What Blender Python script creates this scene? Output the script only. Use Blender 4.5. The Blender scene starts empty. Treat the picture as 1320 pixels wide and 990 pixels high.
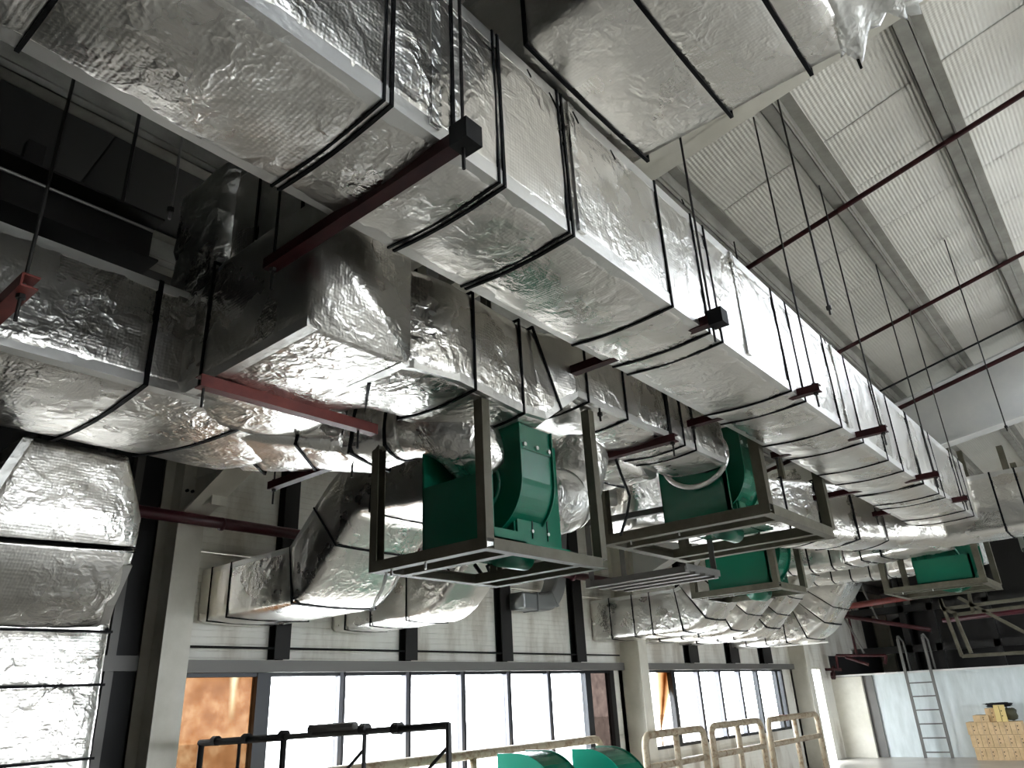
import bpy, math, random
import numpy as np
from mathutils import Vector, noise
random.seed(7)
C = bpy.context.scene.collection
SC = bpy.context.scene

# ------------------------------------------------------------------ camera
YAW, PIT, ROL, FPX = -0.67835586, 0.404154600, -0.05207899, 955.688853
CAM = np.array([0, 0, 1.62])
def cam_rows():
    f = np.array([math.sin(YAW)*math.cos(PIT), math.cos(YAW)*math.cos(PIT), math.sin(PIT)])
    r = np.array([math.cos(YAW), -math.sin(YAW), 0]); u = np.cross(r, f)
    c, s = math.cos(ROL), math.sin(ROL)
    return np.array([c*r+s*u, -s*r+c*u, f])
M = cam_rows()
cd = bpy.data.cameras.new('camera'); cam = bpy.data.objects.new('camera', cd); C.objects.link(cam)
cd.sensor_width = 36; cd.sensor_fit = 'HORIZONTAL'; cd.lens = 36*FPX/1320; cd.clip_start = .02; cd.clip_end = 200
from mathutils import Matrix
cam.matrix_world = Matrix([[M[0][0], M[1][0], -M[2][0], CAM[0]], [M[0][1], M[1][1], -M[2][1], CAM[1]], [M[0][2], M[1][2], -M[2][2], CAM[2]], [0, 0, 0, 1]])
SC.camera = cam
def at(x, y, axis, v):                      # pixel -> point on an axis-aligned plane
    d = M.T @ np.array([(x-660)/FPX, -(y-495)/FPX, 1]); i = 'XYZ'.index(axis)
    return Vector(CAM + d*((v-CAM[i])/d[i]))
# ------------------------------------------------------------------ world, exposure
SC.view_settings.view_transform = 'Standard'; SC.view_settings.look = 'None'
SC.view_settings.gamma = 1; SC.view_settings.use_curve_mapping = False
SC.view_settings.exposure = 1.4
w = bpy.data.worlds.new('sky'); SC.world = w; w.use_nodes = True
bg = w.node_tree.nodes['Background']; bg.inputs[0].default_value = (.96, .98, 1, 1); bg.inputs[1].default_value = 7.5
SC.cycles.max_bounces = 8; SC.cycles.diffuse_bounces = 4; SC.cycles.glossy_bounces = 4; SC.cycles.transparent_max_bounces = 12
SC.cycles.use_denoising = True; SC.cycles.sample_clamp_indirect = 6; SC.cycles.caustics_reflective = True
def portal(name, loc, rot, sx, sy):
    l = bpy.data.lights.new(name, 'AREA'); l.shape = 'RECTANGLE'; l.size = sx; l.size_y = sy
    l.cycles.is_portal = True
    o = bpy.data.objects.new(name, l); o.location = loc; o.rotation_euler = rot; C.objects.link(o)
PI = math.pi
portal('daylight_portal', (-6.72, 7.0, 1.1), (0, -PI/2, 0), 2.0, 5.6)
portal('daylight_portal', (-6.72, 14.4, 1.45), (0, -PI/2, 0), 1.3, 5.6)
portal('daylight_portal', (1.35, 10.4, 5.99), (0, -.226, 0), 1.3, 6.4)
portal('daylight_portal', (4.5, 8.0, 6.62), (0, 0, 0), 2.0, 18)
portal('daylight_portal', (14.75, 11, 1.9), (0, PI/2, 0), 2.0, 18)

# ------------------------------------------------------------------ materials
def mat(name, col, rough=.5, metal=0, spec=.5):
    m = bpy.data.materials.new(name); m.use_nodes = True; b = m.node_tree.nodes['Principled BSDF']
    b.inputs['Base Color'].default_value = (*col, 1); b.inputs['Roughness'].default_value = rough
    b.inputs['Metallic'].default_value = metal; b.inputs['Specular IOR Level'].default_value = spec
    return m
def N(m, t, **k):
    n = m.node_tree.nodes.new(t)
    for a, v in k.items(): setattr(n, a, v)
    return n
def L(m, a, b): m.node_tree.links.new(a, b)
def bsdf(m): return m.node_tree.nodes['Principled BSDF']
def coords(m, scale=(1, 1, 1)):
    g = N(m, 'ShaderNodeNewGeometry'); mp = N(m, 'ShaderNodeMapping'); mp.inputs['Scale'].default_value = scale
    L(m, g.outputs['Position'], mp.inputs[0]); return mp.outputs[0]
def tex_noise(m, co, scale, detail=4, rough=.55, dist=0):
    n = N(m, 'ShaderNodeTexNoise'); n.inputs['Scale'].default_value = scale; n.inputs['Detail'].default_value = detail
    n.inputs['Roughness'].default_value = rough; n.inputs['Distortion'].default_value = dist
    L(m, co, n.inputs['Vector']); return n
def ramp(m, src, stops):
    r = N(m, 'ShaderNodeValToRGB'); e = r.color_ramp.elements
    while len(e) < len(stops): e.new(.5)
    for q, (p, c) in zip(e, stops): q.position = p; q.color = (*c, 1) if len(c) == 3 else c
    L(m, src, r.inputs[0]); return r
def bump(m, srcs):
    """srcs: list of (socket, strength, distance)"""
    prev = None
    for s, st, di in srcs:
        b = N(m, 'ShaderNodeBump'); b.inputs['Strength'].default_value = st; b.inputs['Distance'].default_value = di
        L(m, s, b.inputs['Height'])
        if prev: L(m, prev, b.inputs['Normal'])
        prev = b.outputs[0]
    L(m, prev, bsdf(m).inputs['Normal'])
def vary(m, c1, c2, scale=3, lo=.35, hi=.65):
    n = tex_noise(m, coords(m), scale, 6, .65)
    r = ramp(m, n.outputs[0], [(lo, c1), (hi, c2)]); L(m, r.outputs[0], bsdf(m).inputs['Base Color']); return n

def foil(name, col, rough, wr=1.0, grid=True):
    m = mat(name, col, rough, 1.0)
    co = coords(m)
    big = tex_noise(m, co, 4.5, 3, .5, .6)
    # crinkles: ridged noise, sharp valleys
    cr = tex_noise(m, co, 11, 6, .62, 1.2)
    a = N(m, 'ShaderNodeMath', operation='SUBTRACT'); L(m, cr.outputs[0], a.inputs[0]); a.inputs[1].default_value = .5
    b = N(m, 'ShaderNodeMath', operation='ABSOLUTE'); L(m, a.outputs[0], b.inputs[0])
    c = N(m, 'ShaderNodeMath', operation='POWER'); L(m, b.outputs[0], c.inputs[0]); c.inputs[1].default_value = .5
    msk = tex_noise(m, co, 1.9, 2)
    mr = ramp(m, msk.outputs[0], [(.38, (.12, .12, .12)), (.62, (1, 1, 1))])
    dn = tex_noise(m, co, 5, 3)
    mxv = N(m, 'ShaderNodeMix', data_type='RGBA', blend_type='LINEAR_LIGHT'); mxv.inputs[0].default_value = .16; L(m, co, mxv.inputs[6]); L(m, dn.outputs['Color'], mxv.inputs[7])
    vo = N(m, 'ShaderNodeTexVoronoi', feature='F1', distance='EUCLIDEAN'); vo.inputs['Scale'].default_value = 9; vo.inputs['Detail'].default_value = 2; L(m, mxv.outputs[2], vo.inputs['Vector'])
    vm = N(m, 'ShaderNodeMath', operation='MULTIPLY'); L(m, vo.outputs['Distance'], vm.inputs[0]); L(m, mr.outputs[0], vm.inputs[1])
    d = N(m, 'ShaderNodeMath', operation='MULTIPLY'); L(m, c.outputs[0], d.inputs[0]); L(m, mr.outputs[0], d.inputs[1])
    srcs = [(big.outputs[0], .35*wr, .014), (vm.outputs[0], .8*wr, .010), (d.outputs[0], .15*wr, .003)]
    if grid:
        wv = None
        outs = []
        for ax in 'XYZ':
            t = N(m, 'ShaderNodeTexWave', wave_type='BANDS', bands_direction=ax); t.inputs['Scale'].default_value = 22
            t.inputs['Distortion'].default_value = .6; t.inputs['Detail'].default_value = 1
            L(m, co, t.inputs['Vector']); outs.append(t.outputs['Fac'])
        p = N(m, 'ShaderNodeMath', operation='ADD'); L(m, outs[0], p.inputs[0]); L(m, outs[1], p.inputs[1])
        q = N(m, 'ShaderNodeMath', operation='ADD'); L(m, p.outputs[0], q.inputs[0]); L(m, outs[2], q.inputs[1])
        srcs.append((q.outputs[0], .13, .0015))
    bump(m, srcs)
    rn = tex_noise(m, co, 2.3, 4)
    rr = N(m, 'ShaderNodeMapRange'); rr.inputs['To Min'].default_value = rough*.7; rr.inputs['To Max'].default_value = rough*1.4
    L(m, rn.outputs[0], rr.inputs['Value']); L(m, rr.outputs[0], bsdf(m).inputs['Roughness'])
    return m
FOIL = foil('crinkled_foil', (.79, .765, .72), .27)
FOILW = foil('very_crinkled_foil', (.76, .75, .72), .27, 2.0, False)
TAPE = foil('smooth_foil_tape', (.76, .75, .72), .40, .3, False)
GALV = mat('galvanised_sheet', (.33, .34, .34), .45, .9)
STRAP = mat('black_band', (.004, .004, .005), .6, 0, .15)
ROD = mat('dark_rod', (.03, .028, .026), .5, .5)
RODL = mat('zinc_rod', (.32, .31, .3), .4, .8)
RED = mat('red_oxide_paint', (.03, .004, .005), .5, 0, .25); vary(RED, (.022, .003, .004), (.045, .006, .007), 9)
REDB = mat('red_oxide_bright', (.23, .035, .025), .5); vary(REDB, (.12, .016, .012), (.19, .03, .02), 9)
PIPER = mat('red_pipe_paint', (.055, .004, .009), .35)
GREEN = mat('green_enamel', (.003, .125, .068), .25); GREEN.node_tree.nodes['Principled BSDF'].inputs['Coat Weight'].default_value = .4
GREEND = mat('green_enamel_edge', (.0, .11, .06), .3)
GREENLIT = mat('lit_green_enamel', (.01, .36, .24), .2)  # light on the floor fans' front plates, put into a brighter green
CHAN = mat('olive_strut_channel', (.12, .11, .08), .55, 0, .3); vary(CHAN, (.075, .068, .045), (.115, .105, .075), 6)
DARKS = mat('dark_steel', (.022, .021, .02), .45, .3)
GREYS = mat('grey_steel', (.14, .135, .125), .5, .3)
CREAM = mat('cream_paint', (.55, .53, .45), .5); vary(CREAM, (.60, .57, .48), (.72, .69, .6), 2.2)
WHITEP = mat('white_rafter_paint', (.63, .63, .62), .5); vary(WHITEP, (.58, .58, .57), (.68, .67, .64), 1.5)
STUD = mat('brown_black_stud', (.016, .015, .014), .6, 0, .25)
FRAME = mat('dark_window_frame', (.02, .021, .023), .35, .5)
ALU = mat('mullion_aluminium', (.10, .10, .11), .35, .6)
PURLIN = mat('galvanised_purlin', (.34, .33, .30), .5, .5); vary(PURLIN, (.28, .27, .24), (.4, .39, .35), 4)
BLACK = mat('black_plastic', (.006, .006, .006), .6, 0, .2)
BOLT = mat('zinc_bolt', (.6, .6, .58), .3, .9)
PLAST = mat('clear_plastic_film', (.8, .8, .78), .25); bsdf(PLAST).inputs['Alpha'].default_value = .55

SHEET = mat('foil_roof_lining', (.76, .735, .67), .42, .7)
co = coords(SHEET)
t = N(SHEET, 'ShaderNodeTexWave', wave_type='BANDS', bands_direction='X'); t.inputs['Scale'].default_value = 10.5; t.inputs['Distortion'].default_value = .5
t.inputs['Detail'].default_value = 2; L(SHEET, co, t.inputs['Vector'])
t2 = N(SHEET, 'ShaderNodeTexWave', wave_type='BANDS', bands_direction='Y'); t2.inputs['Scale'].default_value = 14; t2.inputs['Distortion'].default_value = 1
L(SHEET, co, t2.inputs['Vector'])
nb = tex_noise(SHEET, co, 1.6, 4)
bump(SHEET, [(nb.outputs[0], .5, .06), (t.outputs['Fac'], .35, .006), (t2.outputs['Fac'], .2, .003)])

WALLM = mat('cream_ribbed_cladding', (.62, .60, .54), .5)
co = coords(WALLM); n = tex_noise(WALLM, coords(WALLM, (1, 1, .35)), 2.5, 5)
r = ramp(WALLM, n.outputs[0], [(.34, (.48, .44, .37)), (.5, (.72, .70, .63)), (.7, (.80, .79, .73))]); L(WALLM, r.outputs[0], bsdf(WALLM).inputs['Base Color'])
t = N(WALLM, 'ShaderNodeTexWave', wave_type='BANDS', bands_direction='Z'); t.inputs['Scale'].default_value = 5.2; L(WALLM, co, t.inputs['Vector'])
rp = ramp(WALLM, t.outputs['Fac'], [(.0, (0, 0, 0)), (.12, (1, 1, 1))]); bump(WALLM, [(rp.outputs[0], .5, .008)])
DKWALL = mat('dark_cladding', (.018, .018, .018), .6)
HALF = mat('pale_blue_grey_board', (.60, .66, .66), .45)
n = tex_noise(HALF, coords(HALF, (3, 3, .7)), 3, 5); r = ramp(HALF, n.outputs[0], [(.3, (.52, .57, .56)), (.7, (.66, .71, .71))]); L(HALF, r.outputs[0], bsdf(HALF).inputs['Base Color'])
FLOOR = mat('polished_concrete', (.42, .41, .38), .32)
n = tex_noise(FLOOR, coords(FLOOR), 1.1, 7, .6); r = ramp(FLOOR, n.outputs[0], [(.3, (.25, .235, .205)), (.7, (.38, .36, .32))]); L(FLOOR, r.outputs[0], bsdf(FLOOR).inputs['Base Color'])
CARD = mat('cardboard', (.60, .42, .22), .8); vary(CARD, (.52, .36, .19), (.66, .47, .26), 8)
RAILM = mat('worn_beige_pipe_paint', (.50, .43, .32), .45); vary(RAILM, (.20, .13, .07), (.36, .30, .21), 12, .38, .52)
GROUND = mat('pale_yard', (.6, .6, .58), .8)

def glass(name, tint, dirt=None, alpha=.06):
    m = bpy.data.materials.new(name); m.use_nodes = True; nt = m.node_tree; nt.nodes.clear()
    o = nt.nodes.new('ShaderNodeOutputMaterial'); tr = nt.nodes.new('ShaderNodeBsdfTransparent'); gl = nt.nodes.new('ShaderNodeBsdfGlossy')
    gl.inputs['Roughness'].default_value = .05; tr.inputs[0].default_value = (*tint, 1); mx = nt.nodes.new('ShaderNodeMixShader'); mx.inputs[0].default_value = alpha
    nt.links.new(tr.outputs[0], mx.inputs[1]); nt.links.new(gl.outputs[0], mx.inputs[2]); nt.links.new(mx.outputs[0], o.inputs[0])
    if dirt:                                     # dirt: (coordinate builder) -> colour socket for the transparent tint
        nt.links.new(dirt(m), tr.inputs[0])
    return m
GLASS = glass('clear_glass', (.96, .98, 1))
def brown(m):
    n = tex_noise(m, coords(m), 5, 8, .7)
    r = ramp(m, n.outputs[0], [(.25, (.14, .088, .052)), (.5, (.185, .125, .08)), (.68, (.235, .185, .135))])
    # clean streak down the pane
    g = N(m, 'ShaderNodeNewGeometry'); s = N(m, 'ShaderNodeSeparateXYZ'); L(m, g.outputs['Position'], s.inputs[0])
    a = N(m, 'ShaderNodeMath', operation='SUBTRACT'); L(m, s.outputs['Y'], a.inputs[0]); a.inputs[1].default_value = 4.02
    b = N(m, 'ShaderNodeMath', operation='ABSOLUTE'); L(m, a.outputs[0], b.inputs[0])
    nz = N(m, 'ShaderNodeMath', operation='MULTIPLY'); L(m, n.outputs[0], nz.inputs[0]); nz.inputs[1].default_value = .08
    ad = N(m, 'ShaderNodeMath', operation='ADD'); L(m, b.outputs[0], ad.inputs[0]); L(m, nz.outputs[0], ad.inputs[1])
    k = ramp(m, ad.outputs[0], [(.045, (1, 1, 1)), (.085, (0, 0, 0))])
    zc = N(m, 'ShaderNodeMapRange'); zc.inputs['From Min'].default_value = 1.55; zc.inputs['From Max'].default_value = 1.8; L(m, s.outputs['Z'], zc.inputs['Value'])
    kk = N(m, 'ShaderNodeMath', operation='MULTIPLY'); L(m, k.outputs[0], kk.inputs[0]); L(m, zc.outputs[0], kk.inputs[1])
    mx = N(m, 'ShaderNodeMix', data_type='RGBA'); L(m, kk.outputs[0], mx.inputs[0]); L(m, r.outputs[0], mx.inputs[6]); mx.inputs[7].default_value = (.26, .25, .20, 1)
    return mx.outputs[2]
STAIN = glass('brown_stained_glass', (.3, .2, .1), brown, .004)
def pinkish(m):
    n = tex_noise(m, coords(m), 9, 6); r = ramp(m, n.outputs[0], [(.3, (.10, .085, .08)), (.7, (.14, .12, .11))]); return r.outputs[0]
PINKG = glass('dull_pinkish_glass', (.05, .04, .04), pinkish, .005)
def wedge(m):                                     # brown stains hanging from the top of the pane
    g = N(m, 'ShaderNodeNewGeometry'); s = N(m, 'ShaderNodeSeparateXYZ'); L(m, g.outputs['Position'], s.inputs[0])
    nn = tex_noise(m, coords(m), 3, 4)
    z = N(m, 'ShaderNodeMapRange'); z.inputs['From Min'].default_value = 1.1; z.inputs['From Max'].default_value = 2.0; L(m, s.outputs['Z'], z.inputs['Value'])
    c = N(m, 'ShaderNodeMath', operation='MULTIPLY'); L(m, z.outputs[0], c.inputs[0]); c.inputs[1].default_value = -.38
    yc = N(m, 'ShaderNodeMath', operation='ADD'); L(m, c.outputs[0], yc.inputs[0]); L(m, s.outputs['Y'], yc.inputs[1])
    a = N(m, 'ShaderNodeMath', operation='SUBTRACT'); L(m, yc.outputs[0], a.inputs[0]); a.inputs[1].default_value = 11.75
    b = N(m, 'ShaderNodeMath', operation='ABSOLUTE'); L(m, a.outputs[0], b.inputs[0])
    wd = N(m, 'ShaderNodeMath', operation='MULTIPLY_ADD'); L(m, z.outputs[0], wd.inputs[0]); wd.inputs[1].default_value = .42; wd.inputs[2].default_value = .03
    q = N(m, 'ShaderNodeMath', operation='DIVIDE'); L(m, b.outputs[0], q.inputs[0]); L(m, wd.outputs[0], q.inputs[1])
    ad = N(m, 'ShaderNodeMath', operation='MULTIPLY_ADD'); L(m, nn.outputs[0], ad.inputs[0]); ad.inputs[1].default_value = .3; L(m, q.outputs[0], ad.inputs[2])
    r = ramp(m, ad.outputs[0], [(.17, (.09, .04, .015)), (.40, (.22, .155, .10)), (.78, (.30, .25, .19)), (1.05, (.9, .9, .9))]); return r.outputs[0]
WEDGE = glass('glass_with_brown_run', (1, 1, 1), wedge, .01)
SKYL = glass('milky_skylight', (.93, .96, 1), None, .02)

# ------------------------------------------------------------------ object helpers
def tag(o, label=None, cat=None, group=None, kind=None):
    if label: o['label'] = label
    if cat: o['category'] = cat
    if group: o['group'] = group
    if kind: o['kind'] = kind
    return o
def empty(name, loc=(0, 0, 0)):
    o = bpy.data.objects.new(name, None); o.location = loc; o.empty_display_size = .1; C.objects.link(o); return o
def link(name, verts, faces, m, parent=None, smooth=False, loc=None):
    me = bpy.data.meshes.new(name)
    if parent is not None and loc is None:
        loc = Vector((0, 0, 0)); q = parent
        while q is not None: loc = loc+Vector(q.location); q = q.parent
    if loc is None: loc = Vector((0, 0, 0))
    me.from_pydata([tuple(Vector(v)-Vector(loc)) for v in verts], [], faces)
    me.materials.append(m)
    if smooth: me.polygons.foreach_set('use_smooth', [True]*len(faces))
    me.update()
    o = bpy.data.objects.new(name, me); C.objects.link(o)
    if parent is not None: o.parent = parent
    else: o.location = loc
    return o
class MB:
    def __init__(s): s.v = []; s.f = []
    def box(s, a, b):
        x0, x1 = sorted((a[0], b[0])); y0, y1 = sorted((a[1], b[1])); z0, z1 = sorted((a[2], b[2])); n = len(s.v)
        s.v += [(x0, y0, z0), (x1, y0, z0), (x1, y1, z0), (x0, y1, z0), (x0, y0, z1), (x1, y0, z1), (x1, y1, z1), (x0, y1, z1)]
        s.f += [tuple(n+i for i in q) for q in ((0, 3, 2, 1), (4, 5, 6, 7), (0, 1, 5, 4), (1, 2, 6, 5), (2, 3, 7, 6), (3, 0, 4, 7))]; return s
    def hexa(s, p):
        n = len(s.v); s.v += [tuple(q) for q in p]
        s.f += [tuple(n+i for i in q) for q in ((0, 3, 2, 1), (4, 5, 6, 7), (0, 1, 5, 4), (1, 2, 6, 5), (2, 3, 7, 6), (3, 0, 4, 7))]; return s
    def beam(s, a, b, prof, up=(0, 0, 1)):          # extrude a closed 2-D profile from a to b
        a = Vector(a); b = Vector(b); t = (b-a).normalized(); up = Vector(up)
        if abs(t.dot(up)) > .99: up = Vector((1, 0, 0))
        u = t.cross(up).normalized(); v = u.cross(t); n = len(s.v); k = len(prof)
        for c in (a, b): s.v += [tuple(c+u*x+v*y) for x, y in prof]
        for i in range(k): j = (i+1) % k; s.f.append((n+i, n+j, n+k+j, n+k+i))
        s.f.append(tuple(n+i for i in range(k))[::-1]); s.f.append(tuple(n+k+i for i in range(k))); return s
    def tube(s, pts, r, k=10, cap=True):
        pts = [Vector(p) for p in pts]; n = len(s.v); pu = None
        for i, p in enumerate(pts):
            t = (pts[min(i+1, len(pts)-1)]-pts[max(i-1, 0)]).normalized()
            if pu is None: pu = t.cross(Vector((0, 0, 1)) if abs(t.z) < .9 else Vector((1, 0, 0))).normalized()
            u = (pu-t*pu.dot(t)).normalized(); pu = u; v = t.cross(u); rr = r[i] if isinstance(r, (list, tuple)) else r
            s.v += [tuple(p+u*math.cos(2*PI*j/k)*rr+v*math.sin(2*PI*j/k)*rr) for j in range(k)]
        for i in range(len(pts)-1):
            for j in range(k): a = n+i*k+j; b = n+i*k+(j+1) % k; s.f.append((a, b, b+k, a+k))
        if cap: s.f.append(tuple(n+j for j in range(k))[::-1]); s.f.append(tuple(n+(len(pts)-1)*k+j for j in range(k)))
        return s
    def build(s, name, m, parent=None, smooth=False): return link(name, s.v, s.f, m, parent, smooth)
def rect(w, h): return [(-w/2, -h/2), (w/2, -h/2), (w/2, h/2), (-w/2, h/2)]
def Cprof(w, h, t):                                   # channel, opening to -x
    return [(-w/2, -h/2), (w/2, -h/2), (w/2, h/2), (-w/2, h/2), (-w/2, h/2-t), (w/2-t, h/2-t), (w/2-t, -h/2+t), (-w/2, -h/2+t)]
def Hprof(w, h, t):
    return [(-w/2, -h/2), (w/2, -h/2), (w/2, -h/2+t), (t/2, -h/2+t), (t/2, h/2-t), (w/2, h/2-t), (w/2, h/2), (-w/2, h/2), (-w/2, h/2-t), (-t/2, h/2-t), (-t/2, -h/2+t), (-w/2, -h/2+t)]
def Lprof(w, t): return [(0, 0), (w, 0), (w, t), (t, t), (t, w), (0, w)]

# ------------------------------------------------------------------ insulated duct: lofted ring with puffed foil, bands and edge tape
class Duct:
    def __init__(s, name, pts, side, w, h, rad=.25, label=None, group=None, step=.04, nside=14, wr=.004, sag=.012, bulge=.012, closed=(True, True), m=None, loc=None, sizes=None, cat='duct', k=None):
        """pts polyline; side = unit vector of the width axis; w width along side, h across; sizes: list per point (w,h); k: roundness per point"""
        s.side = Vector(side).normalized(); pts = [Vector(p) for p in pts]
        sizes = sizes or [(w, h)]*len(pts); k = k or [0]*len(pts)
        P = [(pts[0], *sizes[0], k[0])]
        for i in range(1, len(pts)-1):
            a, b, c = pts[i-1], pts[i], pts[i+1]; d1 = (a-b).normalized(); d2 = (c-b).normalized(); ang = d1.angle(d2)
            if ang > PI-.02: P.append((b, *sizes[i], k[i])); continue
            rr = rad[i-1] if isinstance(rad, (list, tuple)) else rad
            T = min(rr/math.tan(ang/2), .49*(a-b).length, .49*(c-b).length); R = T*math.tan(ang/2)
            cen = b+(d1+d2).normalized()*(R/math.sin(ang/2)); s0 = b+d1*T-cen; s1 = b+d2*T-cen; tot = s0.angle(s1)
            for q in range(9):
                f = q/8; v = (s0*math.sin((1-f)*tot)+s1*math.sin(f*tot))/math.sin(tot)
                P.append((cen+v, *sizes[i], k[i]))
        P.append((pts[-1], *sizes[-1], k[-1]))
        s.P = [P[0]]
        for p in P[1:]:
            if (p[0]-s.P[-1][0]).length > 1e-4: s.P.append(p)
        s.cum = [0]
        for i in range(1, len(s.P)): s.cum.append(s.cum[-1]+(s.P[i][0]-s.P[i-1][0]).length)
        s.len = s.cum[-1]; s.step = step; s.nside = nside; s.wr = wr; s.sag = sag; s.bulge = bulge; s.closed = closed
        s.root = empty(name, loc or s.P[0][0]); tag(s.root, label, cat, group); s.m = m or FOIL; s.bands = []
    def sec(s, d):
        d = min(max(d, 0), s.len); i = 0
        while i < len(s.cum)-2 and s.cum[i+1] < d: i += 1
        f = (d-s.cum[i])/(s.cum[i+1]-s.cum[i]); a, b = s.P[i], s.P[i+1]
        c = a[0].lerp(b[0], f)
        def tan(j):
            q = s.P[min(j+1, len(s.P)-1)][0]-s.P[max(j-1, 0)][0]; return q.normalized()
        t = tan(i).lerp(tan(i+1), f).normalized()
        u = (s.side-t*s.side.dot(t)).normalized(); v = u.cross(t)
        if abs(v.z) > .35 and v.z < 0 or abs(v.z) <= .35 and v.x < 0: v = -v
        g = lambda x: a[x]+(b[x]-a[x])*f
        return c, u, v, g(1), g(2), g(3)
    def ring(s, d, off=0, n=None, raw=False, flat=False):
        c, u, v, w, h, k = s.sec(d); n = n or s.nside
        # puff between bands
        b = sorted([0]+s.bands+[s.len]); pf = 1
        for i in range(len(b)-1):
            if b[i] <= d <= b[i+1]: pf = max(0, math.sin(PI*(d-b[i])/max(b[i+1]-b[i], 1e-3)))**.4; break
        out = []; cr = .012
        for sd in range(4):
            for i in range(n):
                f = i/n*2-1; f = math.copysign(abs(f)**.85, f) if i else -1
                if sd == 0: x, y = f, -1
                elif sd == 1: x, y = 1, f
                elif sd == 2: x, y = -f, 1
                else: x, y = -1, -f
                px, py = x*w/2, y*h/2
                if abs(x) == 1 and abs(y) == 1 and not raw: px -= x*cr; py -= y*cr
                if k > 0:
                    an = math.atan2(y, x); q = Vector((math.cos(an)*w/2, math.sin(an)*h/2)); px = px*(1-k)+q.x*k; py = py*(1-k)+q.y*k
                if sd in (0, 2): nx, ny, e = 0, y, 1-x*x
                else: nx, ny, e = x, 0, 1-y*y
                if raw and abs(x) == 1 and abs(y) == 1: nx, ny, e = x, y, 0
                if k > .5: nx, ny, e = x*.7, y*.7, 0
                dd = off
                if not raw: dd += s.bulge*pf*e
                vn = c+u*px+v*py
                if (u*nx+v*ny).z < -.7: dd += s.sag*e
                if not raw and not flat:
                    q = Vector(vn)
                    dd += s.wr*(noise.noise(q*9)*1.0+noise.noise(q*23+Vector((3, 1, 7)))*.7)*(.3+.7*pf)*(.25+.75*min(1, e*3))
                out.append(vn+(u*nx+v*ny)*dd)
        return out
    def body(s, name='foil_jacket', d0=None, d1=None):
        d0 = 0 if d0 is None else d0; d1 = s.len if d1 is None else d1
        ds = set([d0, d1]); n = max(2, int((d1-d0)/s.step))
        ds |= set(d0+(d1-d0)*i/n for i in range(n+1)); ds |= set(c for c in s.cum if d0 < c < d1)
        ds |= set(b+e for b in s.bands for e in (-.012, 0, .012) if d0 < b+e < d1)
        ds = sorted(ds); V = []; F = []; k = 4*s.nside
        for d in ds: V += s.ring(d)
        for i in range(len(ds)-1):
            for j in range(k): a = i*k+j; b = i*k+(j+1) % k; F.append((a, b, b+k, a+k))
        if s.closed[0]: F.append(tuple(range(k))[::-1])
        if s.closed[1]: F.append(tuple((len(ds)-1)*k+j for j in range(k)))
        return link(name, V, F, s.m, s.root, True)
    def band(s, d, w=.014, t=.010, name='band', m=None, skew=0):
        V = []; F = []; n = 6; k = 4*n
        for dd, off in ((d-w/2, 0), (d-w/2, t), (d+w/2, t), (d+w/2, 0)): V += s.ring(dd, off, n, raw=True)
        for i in range(3):
            for j in range(k): a = i*k+j; b = i*k+(j+1) % k; F.append((a, b, b+k, a+k))
        return link(name, V, F, m or STRAP, s.root)
    def tape(s, d0, d1, corner, w=.05, name='corner_tape', t=.004):
        """smooth foil tape folded over one long edge; corner = index 0..3"""
        n = max(2, int((d1-d0)/.15)); V = []; F = []
        cs = [(-1, -1), (1, -1), (1, 1), (-1, 1)][corner]
        for i in range(n+1):
            d = d0+(d1-d0)*i/n; c, u, v, W, H, k = s.sec(d); x, y = cs
            p = c+u*x*(W/2)+v*y*(H/2)
            sg = s.sag*.35 if v.z*y < -.7 else 0
            ou = u*x*t; ov = v*y*(t)
            V += [p+ou-v*y*w, p+ou+ov, p+ov-u*x*w+v*y*sg*.6, p-u*x*w*1.0-v*y*.004, p-ou*2-ov*2, p-ou-v*y*w]
        for i in range(n):
            for j in range(6): a = i*6+j; b = i*6+(j+1) % 6; F.append((a, b, b+6, a+6))
        F.append(tuple(range(6))); F.append(tuple(n*6+j for j in range(6))[::-1])
        return link(name, V, F, TAPE, s.root)
    def finish(s, tapes=(0, 1), bw=.014, tw=.05):
        s.body()
        for b in s.bands: s.band(b, bw)
        for c in tapes: s.tape(.01, s.len-.01, c, tw)

# ------------------------------------------------------------------ large structure
def struct(o): o['kind'] = 'structure'; return o
fl = MB().box((-6.75, -7, -.2), (14.8, 30, 0)).build('floor', FLOOR); struct(fl)
gr = MB().box((-60, -40, -.6), (60, 70, -.25)).build('ground', GROUND); struct(gr)
SL = .23
def roofz(x): return 5.72+SL*x if x < 6 else 5.72+SL*12-SL*x
# roof lining strips
ceil = empty('ceiling', (0, 0, 5.5)); struct(ceil)
SHADESHEET = mat('shade_toned_roof_sheet', (.05, .05, .048), .5, .3)  # shade over the near bay, put into a darker sheet colour
def strip(y0, y1, x0, x1, nx):
    V = []; F = []; ny = 4; n = 0
    for i in range(nx+1):
        x = x0+(x1-x0)*i/nx
        for j in range(ny+1):
            y = y0+(y1-y0)*j/ny; q = 1-(2*j/ny-1)**2
            V.append((x, y, roofz(x)+.012-.02*q+.010*noise.noise(Vector((x*1.5, y*2, 3)))))
    for i in range(nx):
        for j in range(ny): a = i*(ny+1)+j; F.append((a, a+1, a+ny+2, a+ny+1))
    for i in range(nx+1):
        for j in (0, ny):
            pass
    n = len(V); V += [(x, y, z+.05) for x, y, z in V[:n]]
    F += [(a+n, d+n, c+n, b+n) for a, b, c, d in F[:]]
    return link('roof_panel', V, F, SHADESHEET if y1 < 2.9 else SHEET, ceil, True)
y = -7.0; P_ = .79; y0s = 5.2-P_*16
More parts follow.
